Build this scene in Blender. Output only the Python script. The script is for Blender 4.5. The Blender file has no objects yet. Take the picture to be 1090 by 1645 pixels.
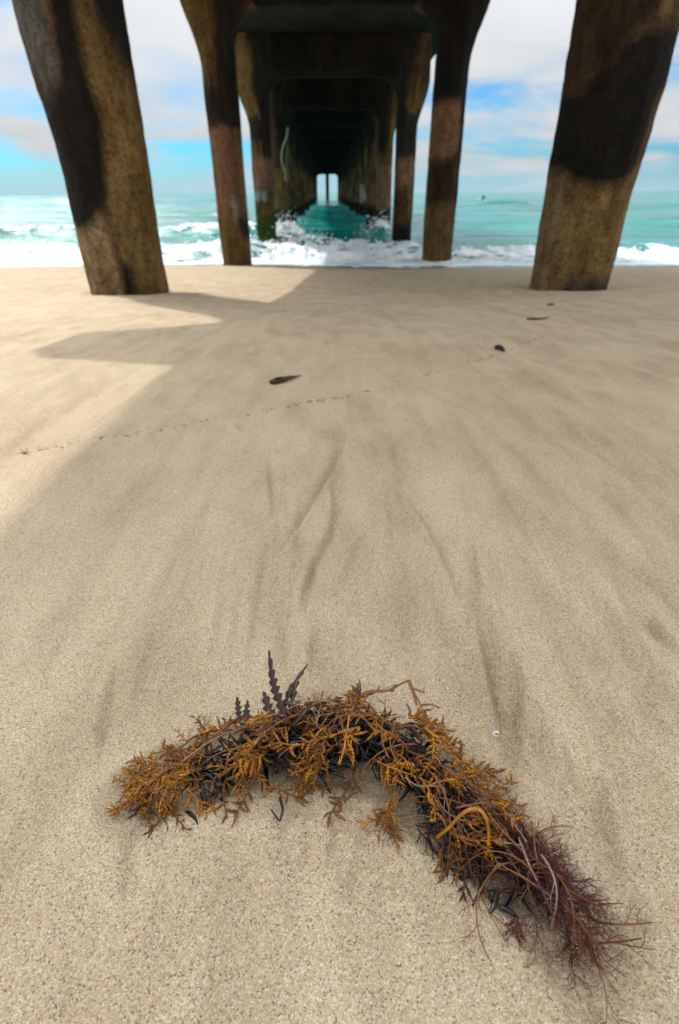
import bpy, math, random
import numpy as np
from mathutils import Vector

rng = np.random.default_rng(7)
random.seed(7)
scene = bpy.context.scene
C = scene.collection

# ------------------------------------------------------------------ camera
FPX = 840.0                                    # focal length in photograph pixels (1645 tall)
TH = math.atan((822.5 - 309) / FPX); YAW = math.radians(-0.99); ROLL = math.radians(-0.37)
CAM = np.array([0, 0, .40])
def _rx(a):
    c, s = math.cos(a), math.sin(a); return np.array([[1, 0, 0], [0, c, -s], [0, s, c]])
def _rz(a):
    c, s = math.cos(a), math.sin(a); return np.array([[c, -s, 0], [s, c, 0], [0, 0, 1]])
RM = _rz(YAW) @ _rx(math.pi / 2 - TH) @ _rz(ROLL)
cd = bpy.data.cameras.new('camera'); cam = bpy.data.objects.new('camera', cd); C.objects.link(cam)
cd.sensor_fit = 'VERTICAL'; cd.sensor_height = 36; cd.sensor_width = 24
cd.lens = 36 * FPX / 1645; cd.clip_start = .01; cd.clip_end = 20000
from mathutils import Matrix
cam.matrix_world = Matrix.Translation(Vector(CAM)) @ Matrix(RM.tolist()).to_4x4()
cd.dof.use_dof = True; cd.dof.focus_distance = .42; cd.dof.aperture_fstop = 7.5
scene.camera = cam

# ------------------------------------------------------------------ world and sun
SUNV = Vector((-.60, .78, 1.0)).normalized()    # towards the sun
EL = math.asin(SUNV.z); AZ = math.atan2(SUNV.x, SUNV.y)
w = bpy.data.worlds.new('World'); scene.world = w; w.use_nodes = True
nt = w.node_tree; N = nt.nodes; Lk = nt.links
for n in list(N): N.remove(n)
def nd(t, **k):
    n = N.new(t)
    for a, b in k.items(): setattr(n, a, b)
    return n
out = nd('ShaderNodeOutputWorld'); bg = nd('ShaderNodeBackground'); bg.inputs[1].default_value = .10
sky = nd('ShaderNodeTexSky'); sky.sky_type = 'NISHITA'; sky.sun_disc = False
sky.sun_elevation = EL; sky.sun_rotation = AZ; sky.air_density = 1.0; sky.dust_density = .6; sky.ozone_density = 2.0
tc = nd('ShaderNodeTexCoord'); sep = nd('ShaderNodeSeparateXYZ'); Lk.new(tc.outputs['Generated'], sep.inputs[0])
def wm(op, a, b=None, c=None):
    n = nd('ShaderNodeMath', operation=op)
    for i, v in enumerate((a, b, c)):
        if v is None: continue
        if isinstance(v, (int, float)): n.inputs[i].default_value = v
        else: Lk.new(v, n.inputs[i])
    return n.outputs[0]
zz = wm('MAXIMUM', sep.outputs[2], 0.0)
zden = wm('ADD', zz, .10)
cx_ = wm('DIVIDE', sep.outputs[0], zden); cy_ = wm('DIVIDE', sep.outputs[1], zden)
comb = nd('ShaderNodeCombineXYZ'); Lk.new(cx_, comb.inputs[0]); Lk.new(cy_, comb.inputs[1]); comb.inputs[2].default_value = 3.1
ns = nd('ShaderNodeTexNoise'); ns.inputs['Scale'].default_value = .62; ns.inputs['Detail'].default_value = 7; ns.inputs['Roughness'].default_value = .52
ns.inputs['Distortion'].default_value = .4
Lk.new(comb.outputs[0], ns.inputs['Vector'])
cov = wm('ADD', ns.outputs[0], wm('MULTIPLY_ADD', zz, .95, -.09))           # more cloud higher up
mr = nd('ShaderNodeMapRange'); mr.interpolation_type = 'SMOOTHSTEP'
mr.inputs[1].default_value = .34; mr.inputs[2].default_value = .60; Lk.new(cov, mr.inputs[0])
ns2 = nd('ShaderNodeTexNoise'); ns2.inputs['Scale'].default_value = 1.3; ns2.inputs['Detail'].default_value = 6
Lk.new(comb.outputs[0], ns2.inputs['Vector'])
cl_b = wm('ADD', wm('MULTIPLY', ns2.outputs[0], 1.6), wm('MULTIPLY_ADD', zz, 8.5, 3.1))
dt = nd('ShaderNodeVectorMath', operation='DOT_PRODUCT'); Lk.new(tc.outputs['Generated'], dt.inputs[0]); dt.inputs[1].default_value = tuple(SUNV)
glow = wm('MULTIPLY', wm('POWER', wm('MAXIMUM', dt.outputs['Value'], 0.0), 110.0), 310.0)   # sky glow round the sun, added to brighten the shaded foreground
cl_b = wm('ADD', cl_b, glow)
cmix = nd('ShaderNodeMix', data_type='RGBA')
ccol = nd('ShaderNodeVectorMath', operation='SCALE'); ccol.inputs[0].default_value = (1.0, 1.03, 1.05)
Lk.new(cl_b, ccol.inputs['Scale'])
Lk.new(mr.outputs[0], cmix.inputs[0]); 
skt = nd('ShaderNodeVectorMath', operation='MULTIPLY'); skt.inputs[1].default_value = (.21, .60, .90)
Lk.new(sky.outputs[0], skt.inputs[0])
Lk.new(skt.outputs[0], cmix.inputs[6]); Lk.new(ccol.outputs[0], cmix.inputs[7])
hz = nd('ShaderNodeMapRange'); hz.interpolation_type = 'SMOOTHSTEP'; Lk.new(sep.outputs[2], hz.inputs[0])
for _i, _v in ((1, -.01), (2, .055), (3, .8), (4, 0.0)): hz.inputs[_i].default_value = _v
hmix = nd('ShaderNodeMix', data_type='RGBA'); Lk.new(hz.outputs[0], hmix.inputs[0]); Lk.new(cmix.outputs[2], hmix.inputs[6]); hmix.inputs[7].default_value = (3.5, 4.8, 5.7, 1)
Lk.new(hmix.outputs[2], bg.inputs[0]); Lk.new(bg.outputs[0], out.inputs[0])

sd = bpy.data.lights.new('sun', 'SUN'); sd.energy = 2.55; sd.angle = math.radians(.45); sd.color = (1, .94, .84)
so = bpy.data.objects.new('sun', sd); C.objects.link(so)
so.rotation_euler = (-SUNV).to_track_quat('-Z', 'Y').to_euler()
scene.view_settings.view_transform = 'Standard'; scene.view_settings.look = 'None'
scene.view_settings.gamma = 1; scene.view_settings.exposure = .55
scene.cycles.max_bounces = 6; scene.cycles.diffuse_bounces = 4; scene.cycles.caustics_reflective = False; scene.cycles.caustics_refractive = False

# ------------------------------------------------------------------ helpers
def ray(px, py): return RM @ np.array([(px - 545) / FPX, (822.5 - py) / FPX, -1.])
def at_z(px, py, z):
    d = ray(px, py); return CAM + d * ((z - CAM[2]) / d[2])
def at_y(px, py, Y):
    d = ray(px, py); return CAM + d * ((Y - CAM[1]) / d[1])

def _h(ix, iy, iz, seed):
    n = (ix.astype(np.int64) * 374761393 + iy.astype(np.int64) * 668265263 + iz.astype(np.int64) * 2147483647 + seed * 1442695041) & 0xffffffff
    n = ((n ^ (n >> 13)) * 1274126177) & 0xffffffff
    n = ((n ^ (n >> 16)) * 2246822519) & 0xffffffff
    return ((n ^ (n >> 15)) & 0xffffff) / float(0xffffff)
def vnoise(x, y, z=None, seed=0):
    x = np.asarray(x, float); y = np.asarray(y, float); z = np.zeros_like(x) if z is None else np.asarray(z, float)
    ix, iy, iz = np.floor(x), np.floor(y), np.floor(z); fx, fy, fz = x - ix, y - iy, z - iz
    fx, fy, fz = [t * t * (3 - 2 * t) for t in (fx, fy, fz)]; r = 0
    for a in (0, 1):
        for b in (0, 1):
            for c in (0, 1):
                r = r + _h(ix + a, iy + b, iz + c, seed) * (fx if a else 1 - fx) * (fy if b else 1 - fy) * (fz if c else 1 - fz)
    return r
def fbm(x, y, z=None, seed=0, octv=4, rough=.5):
    r = 0; a = 1; t = 0; x = np.asarray(x, float); y = np.asarray(y, float)
    for o in range(octv):
        f = 2 ** o
        r = r + a * vnoise(x * f, y * f, None if z is None else np.asarray(z) * f, seed + o * 17); t += a; a *= rough
    return r / t
def sst(x, a, b):
    t = np.clip((np.asarray(x, float) - a) / (b - a), 0, 1); return t * t * (3 - 2 * t)

def tag(o, label=None, cat=None, group=None, kind=None):
    for k, v in (('label', label), ('category', cat), ('group', group), ('kind', kind)):
        if v: o[k] = v
    return o
def empty(name, loc, **k):
    o = bpy.data.objects.new(name, None); C.objects.link(o); o.location = loc; o.empty_display_size = .1; return tag(o, **k)

class MB:
    """collects vertices and faces for one mesh"""
    def __init__(s): s.v = []; s.q = []; s.t = []; s.n = 0
    def add(s, v, quads=None, tris=None):
        v = np.asarray(v, float).reshape(-1, 3)
        if quads is not None and len(quads): s.q.append(np.asarray(quads, int) + s.n)
        if tris is not None and len(tris): s.t.append(np.asarray(tris, int) + s.n)
        s.v.append(v); s.n += len(v)
    def mesh(s, name, smooth=True, col=None):
        V = np.concatenate(s.v)
        Q = np.concatenate(s.q) if s.q else np.zeros((0, 4), int); T = np.concatenate(s.t) if s.t else np.zeros((0, 3), int)
        me = bpy.data.meshes.new(name)
        me.vertices.add(len(V)); me.vertices.foreach_set('co', V.ravel())
        nl = Q.size + T.size; me.loops.add(nl); me.polygons.add(len(Q) + len(T))
        me.loops.foreach_set('vertex_index', np.concatenate([Q.ravel(), T.ravel()]).astype(np.int32))
        st = np.concatenate([np.arange(len(Q)) * 4, Q.size + np.arange(len(T)) * 3]).astype(np.int32)
        me.polygons.foreach_set('loop_start', st)
        me.polygons.foreach_set('use_smooth', np.full(len(st), smooth))
        me.update(calc_edges=True); me.validate()
        if col is not None:
            for nm, arr in col.items():
                arr = np.asarray(arr, float)
                if arr.ndim == 1:
                    a = me.attributes.new(nm, 'FLOAT', 'POINT'); a.data.foreach_set('value', arr)
                else:
                    a = me.attributes.new(nm, 'FLOAT_COLOR', 'POINT'); a.data.foreach_set('color', np.c_[arr, np.ones(len(arr))].ravel())
        return me
    def build(s, name, mat, parent=None, smooth=True, col=None):
        me = s.mesh(name, smooth, col); me.materials.append(mat)
        o = bpy.data.objects.new(name, me); C.objects.link(o)
        if parent is not None: o.parent = parent; o.matrix_parent_inverse = Matrix.Identity(4)
        return o

def grid_quads(nu, nv, wrap=False):
    i = np.arange(nu - 1)[:, None]; j = np.arange(nv if wrap else nv - 1)[None]
    j2 = (j + 1) % nv
    return np.stack([i * nv + j, i * nv + j2, (i + 1) * nv + j2, (i + 1) * nv + j], -1).reshape(-1, 4)
def frames(P):
    P = np.asarray(P, float); T = np.gradient(P, axis=0); T /= np.linalg.norm(T, axis=1)[:, None] + 1e-12
    u = np.array([0, 0, 1.]) if abs(T[0, 2]) < .9 else np.array([1., 0, 0]); U = []
    for t in T:
        u = u - t * (u @ t); u = u / (np.linalg.norm(u) + 1e-12); U.append(u)
    U = np.array(U); return T, U, np.cross(T, U)
def tube(mb, P, R, n=6, flat=1.0, close=True):
    P = np.asarray(P, float); T, U, W = frames(P); R = np.broadcast_to(np.asarray(R, float), len(P))
    a = np.arange(n) / n * 2 * math.pi
    V = P[:, None] + R[:, None, None] * (np.cos(a)[None, :, None] * W[:, None] + flat * np.sin(a)[None, :, None] * U[:, None])
    mb.add(V.reshape(-1, 3), grid_quads(len(P), n, True))
    if close:
        for e, s_ in ((0, 1), (len(P) - 1, -1)):
            b = mb.n - len(P) * n + e * n
            c = np.array([P[e]]); mb.add(c)
            ci = mb.n - 1; k = np.arange(n)
            tr = np.stack([np.full(n, ci), b + (k + 1) % n, b + k], 1) if s_ == 1 else np.stack([np.full(n, ci), b + k, b + (k + 1) % n], 1)
            mb.t.append(tr)
def sphere_t(nu=7, nv=5):
    V = [(0, 0, 1.)]
    for i in range(1, nv):
        ph = math.pi * i / nv
        for j in range(nu):
            a = 2 * math.pi * j / nu; V.append((math.sin(ph) * math.cos(a), math.sin(ph) * math.sin(a), math.cos(ph)))
    V.append((0, 0, -1.)); Q = []; T = []
    for i in range(nv - 2):
        for j in range(nu):
            Q.append((1 + i * nu + j, 1 + (i + 1) * nu + j, 1 + (i + 1) * nu + (j + 1) % nu, 1 + i * nu + (j + 1) % nu))
    for j in range(nu):
        T.append((0, 1 + j, 1 + (j + 1) % nu)); b = 1 + (nv - 2) * nu; T.append((len(V) - 1, b + (j + 1) % nu, b + j))
    return np.array(V), np.array(Q), np.array(T)
SP = sphere_t(); SP2 = sphere_t(10, 7)
def bead(mb, c, d, r, l, sp=SP):
    d = d / (np.linalg.norm(d) + 1e-12); u = np.cross(d, (0.3, .2, .9)); u /= np.linalg.norm(u) + 1e-12; v_ = np.cross(d, u)
    mb.add(c + sp[0] @ np.array([u * r, v_ * r, d * l]), sp[1], sp[2])

# ------------------------------------------------------------------ node material helper
class NM:
    def __init__(s, name):
        s.m = bpy.data.materials.new(name); s.m.use_nodes = True; s.t = s.m.node_tree
        for n in list(s.t.nodes): s.t.nodes.remove(n)
        s.out = s.n('ShaderNodeOutputMaterial')
    def n(s, t, **k):
        n = s.t.nodes.new(t)
        for a, b in k.items(): setattr(n, a, b)
        return n
    def put(s, sock, v):
        if v is None: return
        if hasattr(v, 'is_linked') or hasattr(v, 'links'): s.t.links.new(v, sock)
        else: sock.default_value = v
    def math(s, op, a, b=None, c=None, clamp=False):
        n = s.n('ShaderNodeMath', operation=op, use_clamp=clamp)
        for i, v in enumerate((a, b, c)): s.put(n.inputs[i], v)
        return n.outputs[0]
    def coords(s, which='Object', scale=None):
        o = s.n('ShaderNodeTexCoord').outputs[which]
        if scale:
            m = s.n('ShaderNodeMapping'); m.inputs['Scale'].default_value = scale; s.put(m.inputs[0], o); o = m.outputs[0]
        return o
    def noise(s, vec, scale, detail=4, rough=.5, dist=0, which=0):
        n = s.n('ShaderNodeTexNoise'); s.put(n.inputs['Vector'], vec)
        n.inputs['Scale'].default_value = scale; n.inputs['Detail'].default_value = detail
        n.inputs['Roughness'].default_value = rough; n.inputs['Distortion'].default_value = dist; return n.outputs[which]
    def voro(s, vec, scale, feature='F1', rnd=1):
        n = s.n('ShaderNodeTexVoronoi', feature=feature); s.put(n.inputs['Vector'], vec); n.inputs['Scale'].default_value = scale
        n.inputs['Randomness'].default_value = rnd; return n
    def ramp(s, f, stops, interp='LINEAR'):
        n = s.n('ShaderNodeValToRGB'); n.color_ramp.interpolation = interp; e = n.color_ramp.elements
        while len(e) < len(stops): e.new(.5)
        for i, (p, c) in enumerate(stops): e[i].position = p; e[i].color = tuple(c) + (1,) if len(c) == 3 else c
        s.put(n.inputs[0], f); return n.outputs[0]
    def mr(s, f, a, b, c=0, d=1, smooth=True):
        n = s.n('ShaderNodeMapRange'); n.interpolation_type = 'SMOOTHSTEP' if smooth else 'LINEAR'
        s.put(n.inputs[0], f)
        for i, v in enumerate((a, b, c, d)): n.inputs[i + 1].default_value = v
        return n.outputs[0]
    def mix(s, f, a, b, mode='MIX'):
        n = s.n('ShaderNodeMix', data_type='RGBA', blend_type=mode); s.put(n.inputs[0], f)
        for i, v in ((6, a), (7, b)):
            if isinstance(v, tuple) and len(v) == 3: v = v + (1,)
            s.put(n.inputs[i], v)
        return n.outputs[2]
    def attr(s, name, out='Fac'):
        n = s.n('ShaderNodeAttribute'); n.attribute_name = name; return n.outputs[out]
    def bump(s, h, strength, dist, normal=None):
        n = s.n('ShaderNodeBump'); n.inputs['Strength'].default_value = strength; n.inputs['Distance'].default_value = dist
        s.put(n.inputs['Height'], h); s.put(n.inputs['Normal'], normal) if normal is not None else None; return n.outputs[0]
    def pbsdf(s, color, rough, normal=None, **k):
        n = s.n('ShaderNodeBsdfPrincipled')
        if isinstance(color, tuple) and len(color) == 3: color = color + (1,)
        s.put(n.inputs['Base Color'], color); s.put(n.inputs['Roughness'], rough)
        if normal is not None: s.put(n.inputs['Normal'], normal)
        for a, b in k.items(): s.put(n.inputs[a.replace('_', ' ')], b)
        return n.outputs[0]
    def done(s, sh): s.t.links.new(sh, s.out.inputs[0]); return s.m

# ------------------------------------------------------------------ ground profile
PY = [-400, -5, 0, 1, 2, 3, 4.6, 6.5, 8.4, 10.3, 12, 16, 40, 9000]
PZ = [2.0, 0.02, 0, -.003, -.055, -.137, -.28, -.415, -.555, -.70, -.86, -1.3, -3, -6]
_pf = np.linspace(-6, 42, 2401); _pz = np.interp(_pf, PY, PZ); _k = np.hanning(61); _k /= _k.sum()
_pz = np.convolve(np.pad(_pz, 30, 'edge'), _k, 'valid')
def gbase(y): y = np.asarray(y, float); return np.where((y > -5) & (y < 41), np.interp(y, _pf, _pz), np.interp(y, PY, PZ))
def shore(x): x = np.asarray(x, float); return 10.9 - 2.45 * sst(x, -2.2, .8) - .35 * sst(x, 1.5, 5) + .25 * (vnoise(x * .7, x * 0 + 3.3, seed=5) - .5) + .05 * (vnoise(x * 3, x * 0, seed=6) - .5)

def px_ground(px, py):
    d = ray(px, py); ts = np.geomspace(.2, 40, 4000); P = CAM + ts[:, None] * d
    i = np.argmax(P[:, 2] < gbase(P[:, 1])); return P[i]

# rills traced on the beach: drainage lines left by the backwash (pixel polyline, strength, side of the trough)
RILLS = [([(552, 690), (540, 745), (497, 815), (465, 865), (428, 905)], 1.4, -1), ([(432, 735), (436, 790), (440, 840)], .7, 1),
 ([(535, 770), (541, 840), (505, 905), (487, 955), (484, 1015)], 1.1, 1), ([(600, 830), (560, 900), (545, 960)], .4, 1), ([(655, 800), (690, 850), (725, 920), (748, 990)], .9, 1),
 ([(757, 870), (768, 930), (765, 1000)], 1.0, -1), ([(770, 1000), (789, 1085), (800, 1140), (806, 1170)], .8, 1),
 ([(815, 1030), (828, 1075), (838, 1120), (826, 1150), (834, 1215), (838, 1262)], 1.3, -1), ([(860, 1120), (880, 1185), (895, 1240)], .8, -1),
 ([(900, 1180), (918, 1240), (935, 1290)], .7, 1), ([(955, 1235), (972, 1290), (985, 1340), (990, 1430)], 1.3, -1), ([(975, 1120), (1000, 1200)], .6, -1),
 ([(1020, 1105), (1080, 1200)], 1.0, -1), ([(1035, 985), (1095, 1050)], 1.2, -1), ([(930, 980), (965, 1060), (1000, 1120)], .5, 1),
 ([(190, 1060), (168, 1140), (160, 1230)], .8, 1), ([(250, 1010), (225, 1090), (215, 1180)], .5, 1), ([(380, 900), (350, 1000), (335, 1080)], .5, 1),
 ([(300, 860), (255, 960)], .4, 1), ([(505, 1010), (498, 1090)], .7, 1), ([(585, 1330), (560, 1420), (545, 1500)], .5, 1), ([(425, 1340), (410, 1420)], .5, -1),
 ([(215, 1330), (205, 1400), (190, 1470)], .7, 1), ([(110, 1000), (60, 1110)], .4, 1), ([(860, 820), (905, 930), (930, 1010)], .5, 1), ([(960, 760), (1030, 880)], .5, -1),
 ([(380, 680), (392, 695)], .8, 1), ([(545, 1310), (520, 1400)], .8, 1), ([(505, 1320), (490, 1390)], .6, 1), ([(640, 700), (620, 760)], .3, 1)]

for _ in range(34):
    x0 = rng.uniform(330, 1050); y0 = rng.uniform(720, 1080); L0 = rng.uniform(110, 260); k0 = (x0 - 570) / 480
    RILLS.append(([(x0, y0), (x0 + k0 * L0 * .30 + rng.normal(0, 6), y0 + L0 * .5), (x0 + k0 * L0 * .48 + rng.normal(0, 8), y0 + L0)], rng.uniform(.2, .5), int(rng.choice((-1, 1)))))
def rill_fields(X, Y):
    H = np.zeros_like(X); D = np.zeros_like(X)
    for pts, st, side in RILLS:
        P = np.array([px_ground(*p)[:2] for p in pts]); 
        # resample smooth
        t = np.linspace(0, len(P) - 1, (len(P) - 1) * 5 + 1); P = np.stack([np.interp(t, np.arange(len(P)), P[:, k]) for k in (0, 1)], 1)
        for _ in range(4): P[1:-1] = (P[:-2] + 2 * P[1:-1] + P[2:]) / 4
        lo = P.min(0) - .12; hi = P.max(0) + .12
        m = (X > lo[0]) & (X < hi[0]) & (Y > lo[1]) & (Y < hi[1])
        if not m.any(): continue
        x = X[m]; y = Y[m]; best = np.full(len(x), 9.); sg = np.zeros(len(x)); tt = np.zeros(len(x))
        for i in range(len(P) - 1):
            a, b = P[i], P[i + 1]; ab = b - a; L = ab @ ab + 1e-12
            u = np.clip(((x - a[0]) * ab[0] + (y - a[1]) * ab[1]) / L, 0, 1)
            dx = x - a[0] - u * ab[0]; dy = y - a[1] - u * ab[1]; d = np.hypot(dx, dy); s_ = np.sign(ab[0] * dy - ab[1] * dx)
            k = d < best; best[k] = d[k]; sg[k] = s_[k]; tt[k] = (i + u[k]) / (len(P) - 1)
        sc = 1.0 + .9 * np.clip((y - .6) / 1.2, 0, 2)                     # lines seem as wide farther out, so they are wider there
        env = np.sin(np.clip(tt * 1.06, 0, 1) * math.pi) ** .6 * st
        q = best * sg * side / sc
        trough = np.where(q > 0, np.exp(-(q / .011) ** 2) , np.exp(-(q / .0035) ** 2))
        ridge = np.where(q < 0, np.exp(-((q + .006) / .008) ** 2), 0)
        H[m] += env * sc * (-.0060 * trough + .0030 * ridge)
        D[m] += .8 * env * np.where(q > 0, np.exp(-(q / .006) ** 2), np.exp(-(q / .003) ** 2)) * .5
    return H, D

def sand_height(X, Y, rills=True):
    Z = gbase(Y)
    near = np.exp(-np.clip(Y - 2, 0, None) / 2.5)
    fan = X / (1 + .10 * np.clip(2.0 - Y, -1, 2.5))
    st = fbm(fan * 30, Y * 2.2 + 5, seed=11, octv=3) - .5
    rg = (1 - np.abs(2 * fbm(fan * 11 + .4 * vnoise(X * 4, Y * 3, seed=14), Y * 1.5 + 2, seed=12, octv=3) - 1)) ** 9 * sst(vnoise(X * 3.1, Y * 1.7, seed=13), .35, .7)
    Z = Z + near * (.0048 * st - .0035 * rg) + .010 * (fbm(X * 1.3, Y * 1.0, seed=21, octv=3) - .5) * np.clip(Y / 1.5, .15, 1) * np.clip(1.3 - Y * .2, .25, 1) + .0035 * (fbm(X * 9, Y * 6, seed=23, octv=3) - .5)
    Z = Z + .02 * (fbm(X * .35, Y * .35, seed=31, octv=2) - .5) * np.clip((Y - 1) / 3, 0, 1)
    # shallow scour round each front pillar, old footprint on the left
    for cx, cy, r in ((-1.6, 4.6, .34), (1.98, 4.6, .34)):
        d = np.hypot(X - cx, Y - cy); Z = Z - .012 * np.exp(-((d - r) / .12) ** 2) + .012 * np.exp(-((d - r - .35) / .2) ** 2)
    d = np.hypot((X + 2.28) / .17, (Y - 4.92) / .1); Z = Z - .03 * np.exp(-d ** 2) + .012 * np.exp(-((d - 1.8) / .7) ** 2)
    D = np.clip((st * 1.6) * near, 0, 1) * .5 + .30 * rg * near
    for cx, cy, r in ((-1.6, 4.6, .32), (1.98, 4.6, .32)):
        d = np.hypot(X - cx, Y - cy) + .05 * (vnoise(X * 9, Y * 9, seed=141) - .5); D = D + .7 * np.exp(-((d - r) / .06) ** 2); Z = Z + .012 * np.exp(-((d - r - .10) / .06) ** 2) * vnoise(X * 6, Y * 6, seed=142)
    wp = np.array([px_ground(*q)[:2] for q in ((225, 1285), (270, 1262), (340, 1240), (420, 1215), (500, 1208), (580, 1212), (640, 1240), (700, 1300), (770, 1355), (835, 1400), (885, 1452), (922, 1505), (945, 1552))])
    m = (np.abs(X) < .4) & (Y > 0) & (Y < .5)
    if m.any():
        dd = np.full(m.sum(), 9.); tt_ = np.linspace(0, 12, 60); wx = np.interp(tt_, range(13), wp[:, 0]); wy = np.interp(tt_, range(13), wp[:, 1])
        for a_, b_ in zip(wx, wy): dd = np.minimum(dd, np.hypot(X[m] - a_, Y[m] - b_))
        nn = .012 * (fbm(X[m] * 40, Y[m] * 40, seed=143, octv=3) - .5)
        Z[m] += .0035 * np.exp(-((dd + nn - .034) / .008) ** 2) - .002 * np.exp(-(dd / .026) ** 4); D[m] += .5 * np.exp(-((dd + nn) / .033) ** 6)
    if rills:
        h, d2 = rill_fields(X, Y); Z = Z + h; D = D + d2
    return Z, D

# ------------------------------------------------------------------ sand
def axis(parts):
    o = []
    for a, b, st in parts: o += list(np.arange(a, b, st))
    return np.array(o)
xs_half = np.concatenate([np.arange(0, .5, .0035), np.geomspace(.5, 400, 260)])
xs = np.concatenate([-xs_half[:0:-1], xs_half])
ys = np.concatenate([-np.geomspace(120, .3, 30), np.arange(-.25, .05, .01), np.arange(.05, .9, .0035), np.geomspace(.9, 14, 520), np.geomspace(14.2, 400, 30)])
X, Y = np.meshgrid(xs, ys, indexing='ij')
Z, D = sand_height(X, Y)
W = .55 * sst(Y - shore(X) + 1.2 * (fbm(X * .4, Y * .4, seed=37) - .5), -8.5, -1.0) + .45 * sst(Y - shore(X), -1.0, -.1)
mb = MB(); mb.add(np.stack([X, Y, Z], -1), grid_quads(len(xs), len(ys))[:, ::-1])

s = NM('beach_sand')
co = s.coords('Object')
v1 = s.voro(co, 1040); v2 = s.voro(co, 2100)
gs = s.n('ShaderNodeSeparateColor'); s.put(gs.inputs[0], v1.outputs['Color'])
grain = s.ramp(gs.outputs[0], [(0, (.06, .055, .05)), (.05, (.16, .13, .10)), (.09, (.44, .34, .23)), (.42, (.58, .46, .32)), (.72, (.72, .62, .47)), (.82, (.56, .32, .13)), (.88, (.72, .66, .56)), (1, (.84, .80, .72))])
gs2 = s.n('ShaderNodeSeparateColor'); s.put(gs2.inputs[0], v2.outputs['Color'])
grain = s.mix(.30, grain, s.ramp(gs2.outputs[1], [(0, (.16, .14, .12)), (.12, (.45, .38, .29)), (.6, (.60, .50, .38)), (1, (.80, .74, .64))]))
n1 = s.noise(s.coords('Object', (1, .35, 1)), 14, 5, .6); n2 = s.noise(co, 3.2, 5, .55)
grain = s.mix(s.mr(n1, .35, .7, 0, .28), grain, (.40, .33, .25), 'MULTIPLY')
grain = s.mix(s.mr(n2, .35, .7, 0, .22), grain, (.55, .47, .38), 'MULTIPLY')
dark = s.math('MULTIPLY', s.attr('mineral'), s.mr(s.noise(co, 160, 3, .7), .3, .62, .25, 1))
grain = s.mix(s.math('MULTIPLY', dark, .62, clamp=True), grain, (.34, .30, .25), 'MULTIPLY')
wet = s.attr('wet')
grain = s.mix(1, grain, (1.0, .965, .88), 'MULTIPLY')
grain = s.mix(s.math('MULTIPLY', wet, .8), grain, (.38, .35, .335), 'MULTIPLY')
bh = s.math('ADD', s.math('MULTIPLY', v1.outputs['Distance'], -1.0), s.math('MULTIPLY', gs.outputs[1], .6))
nb = s.bump(bh, .9, .0014)
nb = s.bump(s.noise(co, 210, 4, .65), .5, .002, nb)
nb = s.bump(s.noise(s.coords('Object', (1, .5, 1)), 45, 3, .6), .35, .004, nb)
sand_m = s.done(s.pbsdf(grain, s.mr(wet, .5, 1, .92, .45), nb, Specular_IOR_Level=.25))
sand = mb.build('sand', sand_m, col={'mineral': np.clip(D, 0, 1).ravel(), 'wet': W.ravel()})
tag(sand, 'pale beach sand sloping down to the water', kind='structure')

# ------------------------------------------------------------------ sea
SL = -.82
xs_half = np.concatenate([np.arange(0, 3.2, .035), np.arange(3.2, 11, .06), np.geomspace(11, 9000, 80)])
xs = np.concatenate([-xs_half[:0:-1], xs_half])
ys = np.concatenate([np.arange(7.2, 18.5, .04), np.geomspace(18.5, 60, 170), np.geomspace(60.5, 9000, 130)])
X, Y = np.meshgrid(xs, ys, indexing='ij')
yw = shore(X)
g = gbase(Y)
left = 1 - sst(X, -2.6, -1.2); mid = sst(X, -2.6, -1.2) * (1 - sst(X, 1.2, 2.6)); right = sst(X, 1.2, 2.6)
base = np.maximum(SL, g + .018 * sst(Y - yw, 0, .3) - .03 * (1 - sst(Y - yw, -.05, .02)))
wob = .7 * (fbm(X * .5, Y * 0, seed=41, octv=3) - .5)
yc = 13.0 + 1.0 * mid + .3 * right + wob * 1.6                      # crest line of the broken wave
A = .26 * left + .12 * mid + .10 * right
A = A * (.65 + .8 * fbm(X * 1.1, Y * 0 + 2, seed=43, octv=3))
fr = Y - yc
bore = A * np.where(fr < 0, np.exp(-(fr / .55) ** 2), np.exp(-(fr / 1.9) ** 2))
# high burst against the left pillars of the third and fourth row, smaller one at the right
burst = .44 * np.exp(-((X + 1.15) / .55) ** 2 - ((Y - 16.6) / .8) ** 2) + .10 * np.exp(-((X + .3) / .7) ** 2 - ((Y - 15.2) / .6) ** 2) + .30 * np.exp(-((X - 1.75) / .30) ** 2 - ((Y - 19.3) / .7) ** 2)
yc2 = 19.5 + 1.6 * (fbm(X * .22, Y * 0, seed=47, octv=2) - .5) * 2
bore2 = (.26 * left + .06 * mid + .05 * right) * (.3 + 1.3 * fbm(X * .5, Y * 0 + 7, seed=48, octv=3)) * np.where(Y < yc2, np.exp(-((Y - yc2) / .5) ** 2), np.exp(-((Y - yc2) / 1.6) ** 2))
foam = np.zeros_like(X)
n_a = fbm(X * 1.6, Y * 1.1, seed=51, octv=5, rough=.6); n_b = fbm(X * 5, Y * 3.5, seed=52, octv=4, rough=.6)
ends = 14.3 * left + 14.5 * mid + 13.1 * right + wob * 1.2
foam = sst(ends - Y + 3.2 * (n_a - .5), -.25, .45)
foam = np.maximum(foam, sst(burst, .10, .22))
foam = np.maximum(foam, sst(bore2, .14, .20) * sst(n_b, .36, .52))
# right of the pier: a darker clear trough between the swash and the little breaker
tr = right * np.exp(-((Y - 11.9 - wob) / .55) ** 2) * sst(n_a, .30, .5)
foam = foam * (1 - .85 * tr)
foam = foam * (1 - .6 * sst(fbm(X * 2.6, Y * 4.2, seed=57, octv=4, rough=.6), .55, .64) * sst(Y - yw, .5, 1.2))
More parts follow.
